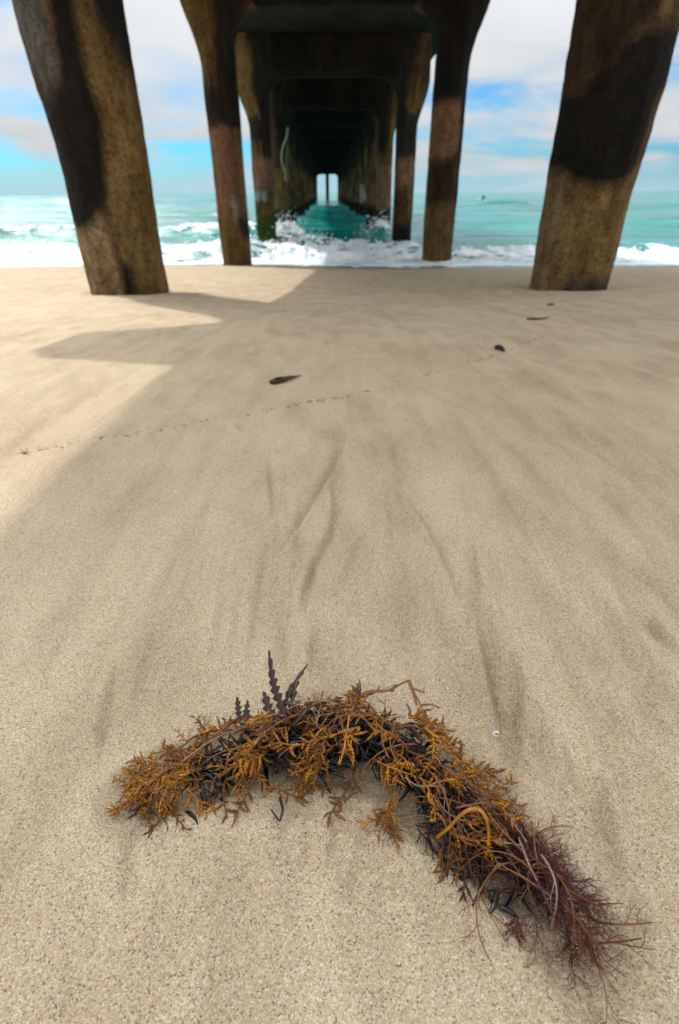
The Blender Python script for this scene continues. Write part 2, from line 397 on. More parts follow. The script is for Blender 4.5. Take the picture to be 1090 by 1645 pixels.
# a glassy rim where the swash thins out
foam = foam * (.35 + .65 * sst(Y - yw + .5 * (n_b - .5), .10, .55))
lump = (1 - np.abs(2 * fbm(X * 2.2, Y * 1.8, seed=61, octv=4) - 1)) - .6
lump2 = (1 - np.abs(2 * fbm(X * 7, Y * 6, seed=62, octv=3) - 1)) - .6
turb = sst(Y - yw, .8, 2.6)
far = np.clip((Y - 16) / 8, 0, 1)
chop = .05 * (fbm(X * .9, Y * 1.6, seed=71, octv=4) - .5) + .16 * far * (fbm(X * .16, Y * .5, seed=72, octv=3) - .5)
swell = far * .26 * np.sin(Y * .55 + 2.5 * fbm(X * .05, Y * .05, seed=73, octv=2) * 3) * (.3 + fbm(X * .08, Y * .1, seed=74, octv=2)) * np.exp(-np.clip(Y - 150, 0, None) / 200)
# isolated green wave faces far out on the right
for (wx, wy, ww, wh) in ((17, 58, 4.0, .75), (44, 62, 6, .7), (15.5, 26.5, 3.2, .32), (9, 75, 2.5, .3), (-9, 40, 5, .35)):
    sx = np.exp(-((X - wx) / ww) ** 2); fy = Y - wy - .03 * (X - wx); swell = swell + wh * sx * np.where(fy < 0, np.exp(-(fy / .7) ** 2), np.exp(-(fy / 3.0) ** 2))
Z = base + (bore + bore2 + burst) * turb + foam * turb * (.16 * lump + .07 * lump2) + chop * turb + swell
spray_top = Z
mb = MB(); Q = grid_quads(len(xs), len(ys))[:, ::-1]
keep = (Y - yw > -.12).ravel()[Q].all(1)
mb.add(np.stack([X, Y, Z], -1), Q[keep])
s = NM('sea_water')
co = s.coords('Object')
fo = s.attr('foam')
fn = s.noise(co, 5, 6, .65); fn2 = s.noise(s.coords('Object', (1, .45, 1)), 2.2, 6, .6)
fmask = s.mr(s.math('ADD', fo, s.math('MULTIPLY_ADD', fn, .7, -.35)), .35, .65)
pat = s.noise(s.coords('Object', (.25, 1, 1)), .35, 5, .6)
deep = s.mix(s.mr(pat, .35, .65), (.002, .135, .118), (.009, .225, .212))
wv = s.noise(s.coords('Object', (.55, 1.25, 1)), 1.6, 6, .62, .3); wv2 = s.noise(s.coords('Object', (.3, 1, 1)), .28, 5, .6)
nw = s.bump(wv, .8, .22); nw = s.bump(wv2, .9, 1.5, nw); nw = s.bump(s.noise(s.coords('Object', (.7, 1, 1)), 7, 4, .6), .6, .05, nw)
wsh = s.pbsdf(deep, .09, nw, IOR=1.33, Specular_IOR_Level=.5)
fc = s.mix(s.mr(fn2, .35, .7), (.50, .60, .64), (.88, .90, .91))
fb = s.bump(fn, .8, .12)
fsh = s.pbsdf(fc, .55, fb, Subsurface_Weight=.0)
mx = s.n('ShaderNodeMixShader'); s.put(mx.inputs[0], fmask); s.put(mx.inputs[1], wsh); s.put(mx.inputs[2], fsh)
sea_m = s.done(mx.outputs[0])
sea = mb.build('sea', sea_m, col={'foam': foam.ravel()})
tag(sea, 'turquoise sea with white foam breaking on the beach', kind='structure')

# flying foam: lumps and drops thrown up by the breaking wave
s = NM('foam_white'); foam_m = s.done(s.pbsdf((.80, .83, .85), .5, s.bump(s.noise(s.coords('Object'), 22, 4, .6), .7, .02)))
mb = MB()
def sea_z(x, y):
    i = np.clip(np.searchsorted(xs, x), 0, len(xs) - 1); j = np.clip(np.searchsorted(ys, y), 0, len(ys) - 1); return spray_top[i, j]
for cx, cy, sx, sy, hh, n in ((-1.15, 16.4, .45, .6, .30, 420), (-.5, 15.3, .6, .5, .12, 300), (1.75, 19.2, .35, .5, .30, 260), (-5.5, 13.4, 2.6, .5, .16, 380), (-3.3, 13.2, .8, .4, .14, 120), (.6, 14.2, .7, .4, .07, 160), (5, 13.2, 2.2, .3, .07, 120)):
    for _ in range(int(n * 1.6)):
        x = rng.normal(cx, sx); y = rng.normal(cy, sy); z = sea_z(x, y) + abs(rng.normal(0, hh * .6)) - .04
        r = float(np.clip(rng.lognormal(-4.35, .6), .004, .06)) * (1 if z < sea_z(x, y) + .08 else .55)
        bead(mb, np.array([x, y, z]), rng.normal(size=3), r, r * rng.uniform(.8, 1.6))
fo_ = mb.build('sea_foam', foam_m)
tag(fo_, 'white foam and spray thrown up where the waves break', kind='stuff')

# ------------------------------------------------------------------ pier
ROWS = [4.6, 10.3, 15.8] + [21.3 + 5.5 * k for k in range(14)]
BB, BT = 2.70, 3.47                                         # underside and top of the cap beams
s = NM('pier_concrete')
co = s.coords('Object')
vc = s.attr('tint', 'Color')
na = s.noise(s.coords('Object', (1, 1, .35)), 7, 7, .68); nb_ = s.noise(co, 38, 5, .65); nc = s.noise(s.coords('Object', (1, 1, .12)), 22, 4, .6)
c = s.mix(s.mr(na, .36, .66, 0, .75), vc, s.mix(1, vc, (.42, .36, .26), 'MULTIPLY'))
c = s.mix(s.mr(s.noise(co, 15, 6, .72), .46, .62, 0, .5), c, s.mix(1, c, (.36, .33, .27), 'MULTIPLY'))
c = s.mix(s.mr(s.noise(co, 26, 5, .7), .58, .68, 0, .35), c, s.mix(1, c, (1.9, 1.8, 1.6), 'MULTIPLY'))
c = s.mix(s.mr(nb_, .48, .62, 0, .7), c, s.mix(1, c, (.45, .40, .34), 'MULTIPLY'))
c = s.mix(s.mr(nc, .55, .75, 0, .35), c, s.mix(1, vc, (1.7, 1.5, 1.2), 'MULTIPLY'))
h = s.math('ADD', s.math('MULTIPLY', na, .8), s.math('MULTIPLY', nb_, .45))
nrm = s.bump(h, 1.0, .06); nrm = s.bump(s.noise(co, 160, 3, .6), .5, .004, nrm)
conc = s.done(s.pbsdf(c, .85, nrm, Specular_IOR_Level=.12))

OLIVE = np.array((.17, .108, .042)); BROWN = np.array((.085, .050, .025)); PINK = np.array((.23, .125, .08)); DARK = np.array((.014, .012, .010))
GREY = np.array((.30, .29, .27)); WET = np.array((.016, .015, .012)); GREEN = np.array((.06, .085, .02)); BLUE = np.array((.30, .36, .37)); REDB = np.array((.27, .13, .07)); SANDY = np.array((.26, .18, .10))
def poly_in(u, z, poly):
    inside = np.zeros(u.shape, bool); n = len(poly); j = n - 1
    for i in range(n):
        (x1, y1), (x2, y2) = poly[i], poly[j]
        c_ = ((y1 > z) != (y2 > z)) & (u < (x2 - x1) * (z - y1) / (y2 - y1 + 1e-12) + x1); inside ^= c_; j = i
    return inside
PATCH = {
 ('L', 0): [([(.2, 1.0), (1.6, 1.2), (1.6, -.5), (.3, -.5), (.2, .3)], OLIVE * 1.35), ([(.4, 1.9), (1.6, 1.9), (1.6, 1.15), (.95, 1.1), (.6, 1.3)], DARK * 1.8), ([(.2, .0), (.45, -.02), (.4, -.5), (.1, -.5)], DARK * 2), ([(-2, 1.7), (.2, 1.7), (.1, 1.3), (-.1, 1.05), (-.5, .95), (-2, 1.05)], GREY * .38), ([(-.35, 1.7), (-.2, 1.7), (-.02, 1.1), (-.15, .95), (-.28, 1.2)], REDB),
            ([(-.15, 1.6), (.35, 1.6), (.25, 1.1), (.45, .8), (.3, .55), (.25, .38), (.0, .3), (-.35, .22), (-.6, .17), (-1.6, .16), (-1.6, .8), (-.9, .9), (-.3, .98)], DARK),
            ([(-1.6, .15), (-.55, .16), (.0, .3), (.15, .1), (.2, -.5), (-1.6, -.5)], SANDY * 1.15)],
 ('R', 0): [([(-1.6, .5), (1.6, .5), (1.6, -.5), (-1.6, -.5)], OLIVE * 1.45), ([(-1.6, .5), (-.75, .5), (-.8, -.5), (-1.6, -.5)], SANDY * 1.0), ([(-1.6, .90), (-.8, 1.0), (-.2, 1.2), (.2, 1.25), (1.6, 1.35), (1.6, 1.0), (.8, .95), (.75, .6), (.55, .45), (.1, .42), (-.5, .40), (-.9, .48), (-1.6, .5)], DARK),
            ([(-1.6, .9), (-.8, 1.0), (-.2, 1.2), (.2, 1.25), (.6, 1.8), (-1.6, 1.8)], BROWN * .62), ([(-.5, -.22), (-.1, -.21), (.2, -.17), (.5, -.20), (.9, -.24), (.9, -.5), (-.6, -.5)], DARK * 3.5)],
 ('L', 1): [([(-2, 3.0), (-.1, 3.0), (-.2, 2.2), (.1, 1.9), (-2, 1.9)], OLIVE * .8), ([(-2, 1.75), (.0, 1.75), (.3, 3), (2, 3), (2, 1.2), (-2, 1.25)], DARK * 2),
            ([(-2, 1.25), (2, 1.22), (2, .15), (.3, .1), (-2, .2)], PINK), ([(.1, .3), (.6, .3), (.5, -.1), (.2, -.05)], GREY), ([(.3, .0), (2, .0), (2, -.35), (.6, -.3)], DARK * 2)],
 ('R', 1): [([(-2, 3.3), (2, 3.3), (2, 1.5), (-2, 1.5)], DARK * 1.1), ([(-2, 1.55), (.65, 1.58), (.6, .95), (.2, .85), (-2, .78)], PINK), ([(.62, 1.6), (2, 1.6), (2, .1), (.7, .1)], DARK),
            ([(-2, .78), (.2, .85), (.7, .95), (.7, .25), (-2, .2)], BROWN * .6), ([(-2, .25), (2, .2), (2, -.1), (-2, -.1)], OLIVE * .9)],
 ('L', 2): [([(-3, 3.4), (-.3, 3.2), (.2, 2.0), (-3, 1.9)], OLIVE * 1.2), ([(-2, 1.9), (2, 1.9), (2, 1.05), (.2, 1.05), (.1, 1.45), (-2, 1.5)], DARK * 2),
            ([(-2, 1.07), (2, 1.07), (2, .45), (-2, .45)], PINK), ([(-2, .42), (.4, .42), (.2, .22), (-2, .2)], BLUE), ([(-2, -.15), (2, -.1), (2, -1.5), (-2, -1.5)], GREEN)],
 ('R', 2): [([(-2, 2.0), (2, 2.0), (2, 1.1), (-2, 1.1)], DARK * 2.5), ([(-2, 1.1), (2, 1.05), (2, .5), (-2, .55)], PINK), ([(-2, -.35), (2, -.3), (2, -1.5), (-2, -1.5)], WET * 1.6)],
 ('R', 3): [([(-2, 1.15), (2, 1.1), (2, -.1), (-2, -.1)], PINK)], ('R', 5): [([(-1.6, .75), (-.3, .7), (.2, .1), (-1, -.1)], BLUE)],
 ('L', 3): [([(-.4, 1.1), (1.3, 1.1), (1.2, .3), (-.2, .4)], OLIVE * 1.2)],
}
def tints(side, row, u, z, x, y):
    n1 = fbm(x * 3 + row * 7.1, y * 3 + (3 if side == 'R' else 0), z * 1.6, seed=81, octv=4, rough=.6)
    n2 = fbm(x * 9, y * 9 + row, z * 5, seed=82, octv=3, rough=.6)
    t = sst(n1, .38, .62)[:, None]
    col = OLIVE * (1 - t) + BROWN * t
    col = col * (.75 + .5 * n2[:, None])
    streak = sst(fbm(x * 14, y * 14, z * .8, seed=83, octv=3), .52, .66)[:, None] * sst(z, -.2, 1.4)[:, None]
    col = col * (1 - .5 * streak)
    uw = u + .16 * (n1 - .5) + .10 * (n2 - .5); zw = z + .16 * (n1 - .5) + .09 * (n2 - .5)
    for poly, pc in PATCH.get((side, row), []):
        m = sum(poly_in(uw + du, zw + dz_, poly) for du, dz_ in ((0, 0), (.07, .02), (-.06, .03), (.02, -.05), (-.03, -.02), (.04, .05), (-.08, -.05), (.09, -.04)))[:, None] / 8.
        col = col * (1 - m) + pc * (.6 + .8 * n2[:, None]) * m
    if row >= 2:                                                   # interior shade painted into the inner faces and heads, uneven lower edge
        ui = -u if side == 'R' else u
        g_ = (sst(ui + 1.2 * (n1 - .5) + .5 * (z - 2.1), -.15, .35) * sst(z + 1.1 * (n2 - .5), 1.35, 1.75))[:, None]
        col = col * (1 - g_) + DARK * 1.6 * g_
    if row >= 3: col = col * 1.1
    if row >= 3:
        band = sst(z + .22 * (n1 - .5), -.02, -.20)[:, None] if False else (1 - sst(z + .35 * (n1 - .5), -.22, -.08))[:, None]
        col = col * (1 - band) + WET * band
    return col
def pillar(side, row, yy, parent, detail=True):
    sgn = -1 if side == 'L' else 1
    cx = -1.6 if side == 'L' else 1.97 - .04 * (row == 1)
    r = .305 if row == 0 else .265
    zb = float(gbase(yy)) - .6 if yy < 40 else -1.9
    zt = BT - .01
    dz = .014 if row == 0 else (.05 if row < 4 else .12); nz = int((zt - zb) / dz) + 1; na_ = 150 if row == 0 else (48 if row < 4 else 24)
    z = np.linspace(zb, zt, nz)
    z0 = 2.0 if row == 1 else 1.72 if row == 2 else 1.85
    fl = .24 * sst(z, z0, z0 + .95) if row else .05 * sst(z, .4, 1.3) + .2 * sst(z, 2.0, 2.9)   # flare to the outside
    Rf = .50; q = np.clip(z - (BB - Rf), 0, Rf * .985); inn = Rf - np.sqrt(np.maximum(Rf * Rf - q * q, 0))   # rounded corner to the inside
    inn = np.where(z > BB, Rf * .8, np.minimum(inn, Rf * .8))
    taper = .02 * (1 - sst(z, -.7, 1.0))
    xo = r + fl - taper * .3 + .012 * (vnoise(z * 1.3, z * 0 + row * 3.1 + sgn, seed=91) - .5) * 2
    xi = r + inn - taper * .3 + .012 * (vnoise(z * 1.3, z * 0 + row * 5.7 + sgn, seed=92) - .5) * 2
    dy_ = np.full(nz, r * .98)
    a = np.arange(na_) / na_ * 2 * math.pi
    # softened octagon
    oc = np.cos(math.pi / 8) / np.cos((a + math.pi / 8) % (math.pi / 4) - math.pi / 8); rad = .5 * oc * 1.02 + .5
    ca, sa = np.cos(a) * rad, np.sin(a) * rad
    c_out = np.where(ca[None] * sgn > 0, xo[:, None], xi[:, None])
    px = cx + ca[None] * c_out; py_ = yy + sa[None] * dy_[:, None]; pz = np.repeat(z[:, None], na_, 1)
    dn = (fbm(px * 4, py_ * 4 + row * 9, pz * 3, seed=95, octv=4, rough=.55) - .5)
    dn = dn + .35 * (fbm(px * 15, py_ * 15 + row, pz * 12, seed=96, octv=3) - .5); k = 1 + dn * (.09 if row == 0 else .08)
    mid_x = cx; px = mid_x + (px - mid_x) * k; py_ = yy + (py_ - yy) * k
    u = ((px - cx) / r).ravel()
    mb = MB(); V = np.stack([px, py_, pz], -1).reshape(-1, 3); mb.add(V, grid_quads(nz, na_, True)[:, ::-1])
    ncap = np.arange(na_ - 2)
    mb.t.append(np.stack([np.full(na_ - 2, 0), ncap + 2, ncap + 1], 1)); b = (nz - 1) * na_
    mb.t.append(np.stack([np.full(na_ - 2, b), b + ncap + 1, b + ncap + 2], 1))
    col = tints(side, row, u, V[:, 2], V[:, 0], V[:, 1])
    return mb.build('pillar', conc, parent, col={'tint': col})
def box_mb(mb, x0, x1, y0, y1, z0, z1, bev=.05, nx=40):
    """long bevelled box, subdivided along x, slightly uneven"""
    prof = [(y0 + bev, z0), (y1 - bev, z0), (y1, z0 + bev), (y1, z1 - bev * .2), (y1 - bev * .2, z1), (y0 + bev * .2, z1), (y0, z1 - bev * .2), (y0, z0 + bev)]
    xx = np.linspace(x0, x1, nx); P = np.array([[(x, p[0], p[1]) for p in prof] for x in xx])
    n = (fbm(P[..., 0] * 3, P[..., 1] * 3, P[..., 2] * 3, seed=97, octv=3) - .5) * .03
    P[..., 2] += n * (P[..., 2] < (z0 + z1) / 2); P[..., 1] += n
    mb.add(P.reshape(-1, 3), grid_quads(nx, 8, True)[:, ::-1])
    b = mb.n - nx * 8
    for e, rev in ((0, False), (nx - 1, True)):
        o = b + e * 8; f = [(o, o + 1, o + 2, o + 3), (o, o + 3, o + 4, o + 7), (o + 4, o + 5, o + 6, o + 7)]
        mb.q.append(np.array([t[::-1] if not rev else t for t in f]))
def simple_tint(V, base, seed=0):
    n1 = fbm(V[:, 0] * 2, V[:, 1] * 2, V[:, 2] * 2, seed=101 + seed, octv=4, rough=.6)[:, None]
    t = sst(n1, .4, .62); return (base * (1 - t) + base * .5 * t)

pier = empty('pier', (.17, 4.6, float(gbase(4.6))), label='long concrete pier on two rows of stained pillars running out to sea', cat='pier')
PO = np.array(pier.location)
def settle(o, name=None):
    """parts were meshed in world space: move them under the pier's own origin"""
    o.location = Vector(-PO); return o
plabels = {('L', 0): 'nearest left pillar with a big black stain on its left side', ('R', 0): 'nearest right pillar, black above and olive brown at its foot',
           ('L', 1): 'second left pillar with a pinkish brown painted band', ('R', 1): 'second right pillar with a pinkish brown patch under a black top',
           ('L', 2): 'third left pillar with a pale blue mark above the surf'}
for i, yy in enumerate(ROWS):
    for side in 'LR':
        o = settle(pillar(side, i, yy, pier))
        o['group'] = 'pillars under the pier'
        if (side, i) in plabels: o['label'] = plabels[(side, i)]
    mb = MB(); box_mb(mb, -1.62, 1.95, yy - .20, yy + .20, BB, BT - .006, .11, 40 if i < 6 else 12)
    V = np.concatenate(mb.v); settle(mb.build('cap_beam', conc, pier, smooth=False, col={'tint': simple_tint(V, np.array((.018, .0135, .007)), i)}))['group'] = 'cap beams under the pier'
    if i: continue
    for sg, x0 in ((-1, -2.02), (1, 2.36)):
        mb = MB()                                 # tapering bracket ends beyond the deck edge
        L = .98; 
        P = []
        for t in np.linspace(0, 1, 7):
            x = x0 + sg * L * t; hw = .46 - .26 * t; zlo = BT - .004 - (.46 - .30 * t)
            P.append([(x, yy - hw, zlo), (x, yy + hw, zlo), (x, yy + hw, BT - .004), (x, yy - hw, BT - .004)])
        P = np.array(P); q = grid_quads(7, 4, True); q = q if sg < 0 else q[:, ::-1]
        mb.add(P.reshape(-1, 3), np.concatenate([q, np.array([[24, 25, 26, 27]] if sg > 0 else [[27, 26, 25, 24]])]))
        V = np.concatenate(mb.v); settle(mb.build('bracket', conc, pier, smooth=False, col={'tint': simple_tint(V, np.array((.24, .18, .11)), i)}))['group'] = 'brackets at the beam ends'
mb = MB(); DX0, DX1, DY0, DY1 = -2.56, 2.90, 2.93, ROWS[-1] + .6  # near edge kept ahead of the camera so skylight reaches the foreground
xx = np.linspace(DX0, DX1, 24); yy_ = np.linspace(DY0, DY1, 260); Xd, Yd = np.meshgrid(xx, yy_, indexing='ij')
zu = BT + .012 * (fbm(Xd * 3, Yd * 1, seed=111, octv=3))
mb.add(np.stack([Xd, Yd, zu], -1), grid_quads(24, 260)); mb.add(np.stack([Xd, Yd, np.full_like(zu, BT + .32)], -1), grid_quads(24, 260)[:, ::-1])
n0 = 24 * 260
def idx(i, j, top): return (n0 if top else 0) + i * 260 + j
sq = []
for j in range(259):
    sq.append((idx(0, j, 0), idx(0, j, 1), idx(0, j + 1, 1), idx(0, j + 1, 0))); sq.append((idx(23, j, 0), idx(23, j + 1, 0), idx(23, j + 1, 1), idx(23, j, 1)))
for i in range(23):
    sq.append((idx(i, 0, 0), idx(i + 1, 0, 0), idx(i + 1, 0, 1), idx(i, 0, 1))); sq.append((idx(i, 259, 0), idx(i, 259, 1), idx(i + 1, 259, 1), idx(i + 1, 259, 0)))
mb.q.append(np.array(sq))
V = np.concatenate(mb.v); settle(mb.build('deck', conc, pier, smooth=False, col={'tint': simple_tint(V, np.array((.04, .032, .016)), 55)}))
# lone post in the far opening
mb = MB(); zz_ = np.linspace(-2, BB, 12); tube(mb, np.stack([np.full(12, .17), np.full(12, ROWS[-1] + .1), zz_], 1), .26, 12)
V = np.concatenate(mb.v); settle(mb.build('post', conc, pier, col={'tint': simple_tint(V, np.array((.06, .05, .04)), 3)}))
# pale bent conduit running down the fourth left pillar
pts = [at_y(x_, y_, ROWS[3] - .34) for x_, y_ in ((463, 205), (461, 220), (455, 235), (452, 252), (454, 265), (459, 278), (459, 291))]
P = np.array([np.interp(np.linspace(0, 6, 30), range(7), [p[k] for p in pts]) for k in range(3)]).T
s = NM('conduit_grey'); cm = s.done(s.pbsdf(s.mix(s.noise(s.coords(), 30, 3), (.22, .21, .15), (.34, .32, .26)), .6))
mb = MB(); tube(mb, P, .028, 8); settle(mb.build('conduit', cm, pier))

# ------------------------------------------------------------------ far surfer
try:
    q = at_z(775, 321, SL + .1); q = q if 20 < q[1] < 260 else at_y(775, 318, 90)
    q = np.array([q[0], q[1], SL + .12])
    s = NM('wetsuit'); wm_ = s.done(s.pbsdf(s.mix(s.noise(s.coords(), 9), (.012, .013, .016), (.03, .03, .036)), .5))
    pv = [(0, 0, .1), (0, .03, .38), (0, .05, .58), (0, .06, .66), (0, .05, .80), (-.2, .05, .55), (-.27, -.08, .33), (-.2, -.22, .2), (.2, .05, .55), (.27, -.08, .33), (.2, -.22, .2), (-.18, -.2, .1), (-.25, -.28, -.3), (.18, -.2, .1), (.25, -.28, -.3)]
    pe = [(0, 1), (1, 2), (2, 3), (3, 4), (2, 5), (5, 6), (6, 7), (2, 8), (8, 9), (9, 10), (0, 11), (11, 12), (0, 13), (13, 14)]
    me = bpy.data.meshes.new('person'); me.from_pydata(pv, pe, []); me.materials.append(wm_); po_ = bpy.data.objects.new('person', me); C.objects.link(po_)
    bpy.context.view_layer.objects.active = po_; po_.modifiers.new('skin', 'SKIN')
    for i, r_ in enumerate((.15, .14, .13, .055, .105, .07, .05, .04, .07, .05, .04, .09, .07, .09, .07)): me.skin_vertices[0].data[i].radius = (r_, r_)
    po_.modifiers.new('sub', 'SUBSURF').levels = 1; po_.location = tuple(q); po_.scale = (.8, .8, .8)
    tag(po_, 'person in a dark wetsuit sitting on a board far out on the sea', 'person')
    mb = MB(); L_ = np.linspace(-1, 1, 17); P = np.stack([L_ * 0, L_ * 1.05, .04 + .10 * np.abs(L_) ** 3], 1); tube(mb, P, .27 * np.sqrt(np.maximum(1 - L_ ** 2, .003)), 10, .16)
    s = NM('board_white'); bm_ = s.done(s.pbsdf(s.mix(s.noise(s.coords(), 4), (.7, .7, .66), (.8, .8, .78)), .3)); bo_ = mb.build('surfboard', bm_); bo_.location = tuple(q - np.array([0, 0, .08])); bo_.rotation_euler[2] = .5
    tag(bo_, 'pale surfboard under the seated person far out on the sea', 'surfboard')
except Exception as ex: print('surfer', ex)

# ------------------------------------------------------------------ seaweed
def mat_weed(name, c1, c2, c3, rough, trans=0.0, coat=.5, nscale=180):
    s = NM(name); co = s.coords('Object'); oi = s.n('ShaderNodeObjectInfo').outputs['Random']
    n = s.noise(co, nscale, 3, .6); c = s.mix(s.mr(n, .3, .7), c1, c2); c = s.mix(s.math('MULTIPLY', s.mr(oi, .35, 1), .65), c, c3)
    nr = s.bump(s.noise(co, 900, 2, .5), .4, .0006)
    sh = s.pbsdf(c, rough, nr, Coat_Weight=coat, Coat_Roughness=.10, Specular_IOR_Level=.25)
    if trans:
        tr = s.n('ShaderNodeBsdfTranslucent'); s.put(tr.inputs[0], c); mx = s.n('ShaderNodeMixShader'); mx.inputs[0].default_value = trans
        s.put(mx.inputs[1], sh); s.put(mx.inputs[2], tr.outputs[0]); sh = mx.outputs[0]
    return s.done(sh)
M_GOLD = mat_weed('golden_weed', (.48, .19, .012), (.19, .064, .006), (.055, .018, .004), .24, .22, .35, 70)
M_STEM = mat_weed('stem_weed', (.24, .085, .012), (.11, .032, .008), (.18, .08, .04), .35, .1, .3)
M_DARK = mat_weed('dark_weed', (.005, .003, .003), (.010, .005, .003), (.004, .003, .004), .12, .0, .15)
M_BRN = mat_weed('brown_blade_weed', (.055, .018, .008), (.020, .008, .006), (.022, .010, .011), .30, .1, .15)
M_RED = mat_weed('red_weed', (.055, .008, .008), (.10, .018, .010), (.024, .006, .009), .3, .1, .2)
M_PALE = mat_weed('pale_weed', (.26, .18, .13), (.16, .10, .07), (.34, .26, .22), .35, .1)

SPINE = np.array([(222, 1264, 18), (270, 1240, 34), (340, 1218, 52), (420, 1190, 62), (500, 1182, 68), (585, 1178, 82), (645, 1208, 84), (705, 1268, 80), (770, 1335, 70), (838, 1382, 68), (892, 1438, 62), (935, 1492, 46), (955, 1542, 20)], float)
SG = np.array([np.r_[at_z(px, py, .015)[:2], 0] for px, py, _ in SPINE]); SWd = np.array([np.linalg.norm(at_z(px + hw * .7, py + hw * .7, .015) - at_z(px, py, .015)) for px, py, hw in SPINE])
_t = np.arange(len(SPINE)); TT = np.linspace(0, len(SPINE) - 1, 400)
SPX = np.stack([np.interp(TT, _t, SG[:, k]) for k in (0, 1)], 1)
for _ in range(60): SPX[1:-1] = (SPX[:-2] + 2 * SPX[1:-1] + SPX[2:]) / 4
SW_ = np.interp(TT, _t, SWd); SH = np.interp(TT, _t, [.004, .014, .022, .028, .032, .036, .036, .032, .028, .028, .024, .016, .006])
STAN = np.gradient(SPX, axis=0); STAN /= np.linalg.norm(STAN, axis=1)[:, None]
def pile(x, y):
    d = np.hypot(SPX[:, 0] - x, SPX[:, 1] - y); i = int(np.argmin(d / SW_)); q = d[i] / SW_[i]
    return SH[i] * math.sqrt(max(0., 1 - min(q, 1) ** 2.2)), i
def ground_z(x, y): return float(gbase(np.array(y))) + .0006
def drape_path(p0, ang, L, n, lift, curl, arch=0., tipup=0.):
    """a path starting at p0 (x,y), bending by curl, lying on the pile at relative height lift"""
    P = []; x, y = p0; a = ang
    for k in range(n):
        t = k / (n - 1); h, _ = pile(x, y)
        P.append((x, y, ground_z(x, y) + h * lift + arch * math.sin(math.pi * t) + tipup * t * t + .0012))
        a += curl / n + rng.normal(0, .05); x += math.cos(a) * L / (n - 1); y += math.sin(a) * L / (n - 1)
    P = np.array(P)
    for _ in range(2): P[1:-1] = (P[:-2] + 2 * P[1:-1] + P[2:]) / 4
    return P
def clampz(P, m=.0012):
    P = np.array(P, float); P[..., 2] = np.maximum(P[..., 2], gbase(P[..., 1]) + m); return P
def chain(mb, p, d, n, r, bend):
    """short branchlet: a string of small air bladders ending in a point"""
    d = d / np.linalg.norm(d); p = np.array(p, float); side = np.cross(d, (0, 0, 1.)); side /= np.linalg.norm(side) + 1e-9
    pts = [p.copy()]; k = 0
    for k in range(n):
        rr = r * (.55 + .6 * math.sin(math.pi * (k + .8) / (n + .8))) * rng.uniform(.85, 1.15)
        l = rr * rng.uniform(.95, 1.2); p = p + d * l * .92; p[2] = max(p[2], float(gbase(p[1])) + rr * .7)
        bead(mb, p, d, rr, l); p = p + d * l * .92; d = d + side * bend + rng.normal(0, .06, 3); d[2] -= .03; d /= np.linalg.norm(d); pts.append(p.copy())
    q = p + d * r * 2.2; tube(mb, clampz([p - d * r * .4, p + d * r, q], .0006), [r * .5, r * .35, r * .08], 4)
def golden_frond(mb, P, size=1.0, dens=1.0, beads=(3, 7)):
    T, U, Wd = frames(P); L = np.linalg.norm(np.diff(P, axis=0), axis=1).sum(); n = len(P)
    tube(mb, P, np.linspace(.0011, .0004, n) * size, 5, .8)
    m = int(L / .0028 * dens); sg = 1
    for k in range(m):
        t = (k + rng.uniform(.2, .8)) / m; i = min(int(t * (n - 1)), n - 2); f = t * (n - 1) - i; p = P[i] * (1 - f) + P[i + 1] * f
        sg = -sg; env = math.sin(math.pi * min(1, .18 + .82 * t)) ** .5 if t > .5 else 1
        an = rng.uniform(.55, 1.05); up = rng.uniform(-.25, .75)
        d = T[i] * math.cos(an) + Wd[i] * sg * math.sin(an) + np.array([0, 0, 1.]) * up * .6 + rng.normal(0, .30, 3)
        nb = max(2, int(rng.integers(*beads) * (.55 + .45 * env)))
        chain(mb, p, d, nb, .00112 * size * rng.uniform(.75, 1.2), rng.normal(0, .14) - sg * .03)
def wire_frond(mb, p, d, L, r, depth, n=5, spread=.6):
    """finely forking wiry weed"""
    P = [np.array(p, float)]; dd = d / np.linalg.norm(d)
    for k in range(n):
        dd = dd + rng.normal(0, .14, 3); dd[2] *= .9; dd /= np.linalg.norm(dd); q = P[-1] + dd * L / n; q[2] = max(q[2], float(gbase(q[1])) + .0012); P.append(q)
    P = np.array(P); tube(mb, P, np.linspace(r, r * .6, len(P)), 4 if depth < 2 else 5, close=(depth == 0))
    if depth == 0: return
    T = P[-1] - P[-2]; T /= np.linalg.norm(T); s1 = np.cross(T, (0, 0, 1.)); s1 /= np.linalg.norm(s1) + 1e-9
    for sg in (-1, 1):
        wire_frond(mb, P[-1], T + s1 * sg * rng.uniform(.3, .8) * spread + rng.normal(0, .12, 3), L * rng.uniform(.55, .8), r * .72, depth - 1, max(2, n - 1), spread)
    for j in range(1, n):
        if rng.random() < .75:
            T = P[j + 1] - P[j]; T /= np.linalg.norm(T); s1 = np.cross(T, (0, 0, 1.)); s1 /= np.linalg.norm(s1) + 1e-9
            wire_frond(mb, P[j], T * .8 + s1 * rng.choice((-1, 1)) * rng.uniform(.5, 1.) + rng.normal(0, .2, 3), L * rng.uniform(.25, .5), r * .6, max(0, depth - 2), max(2, n - 2), spread)
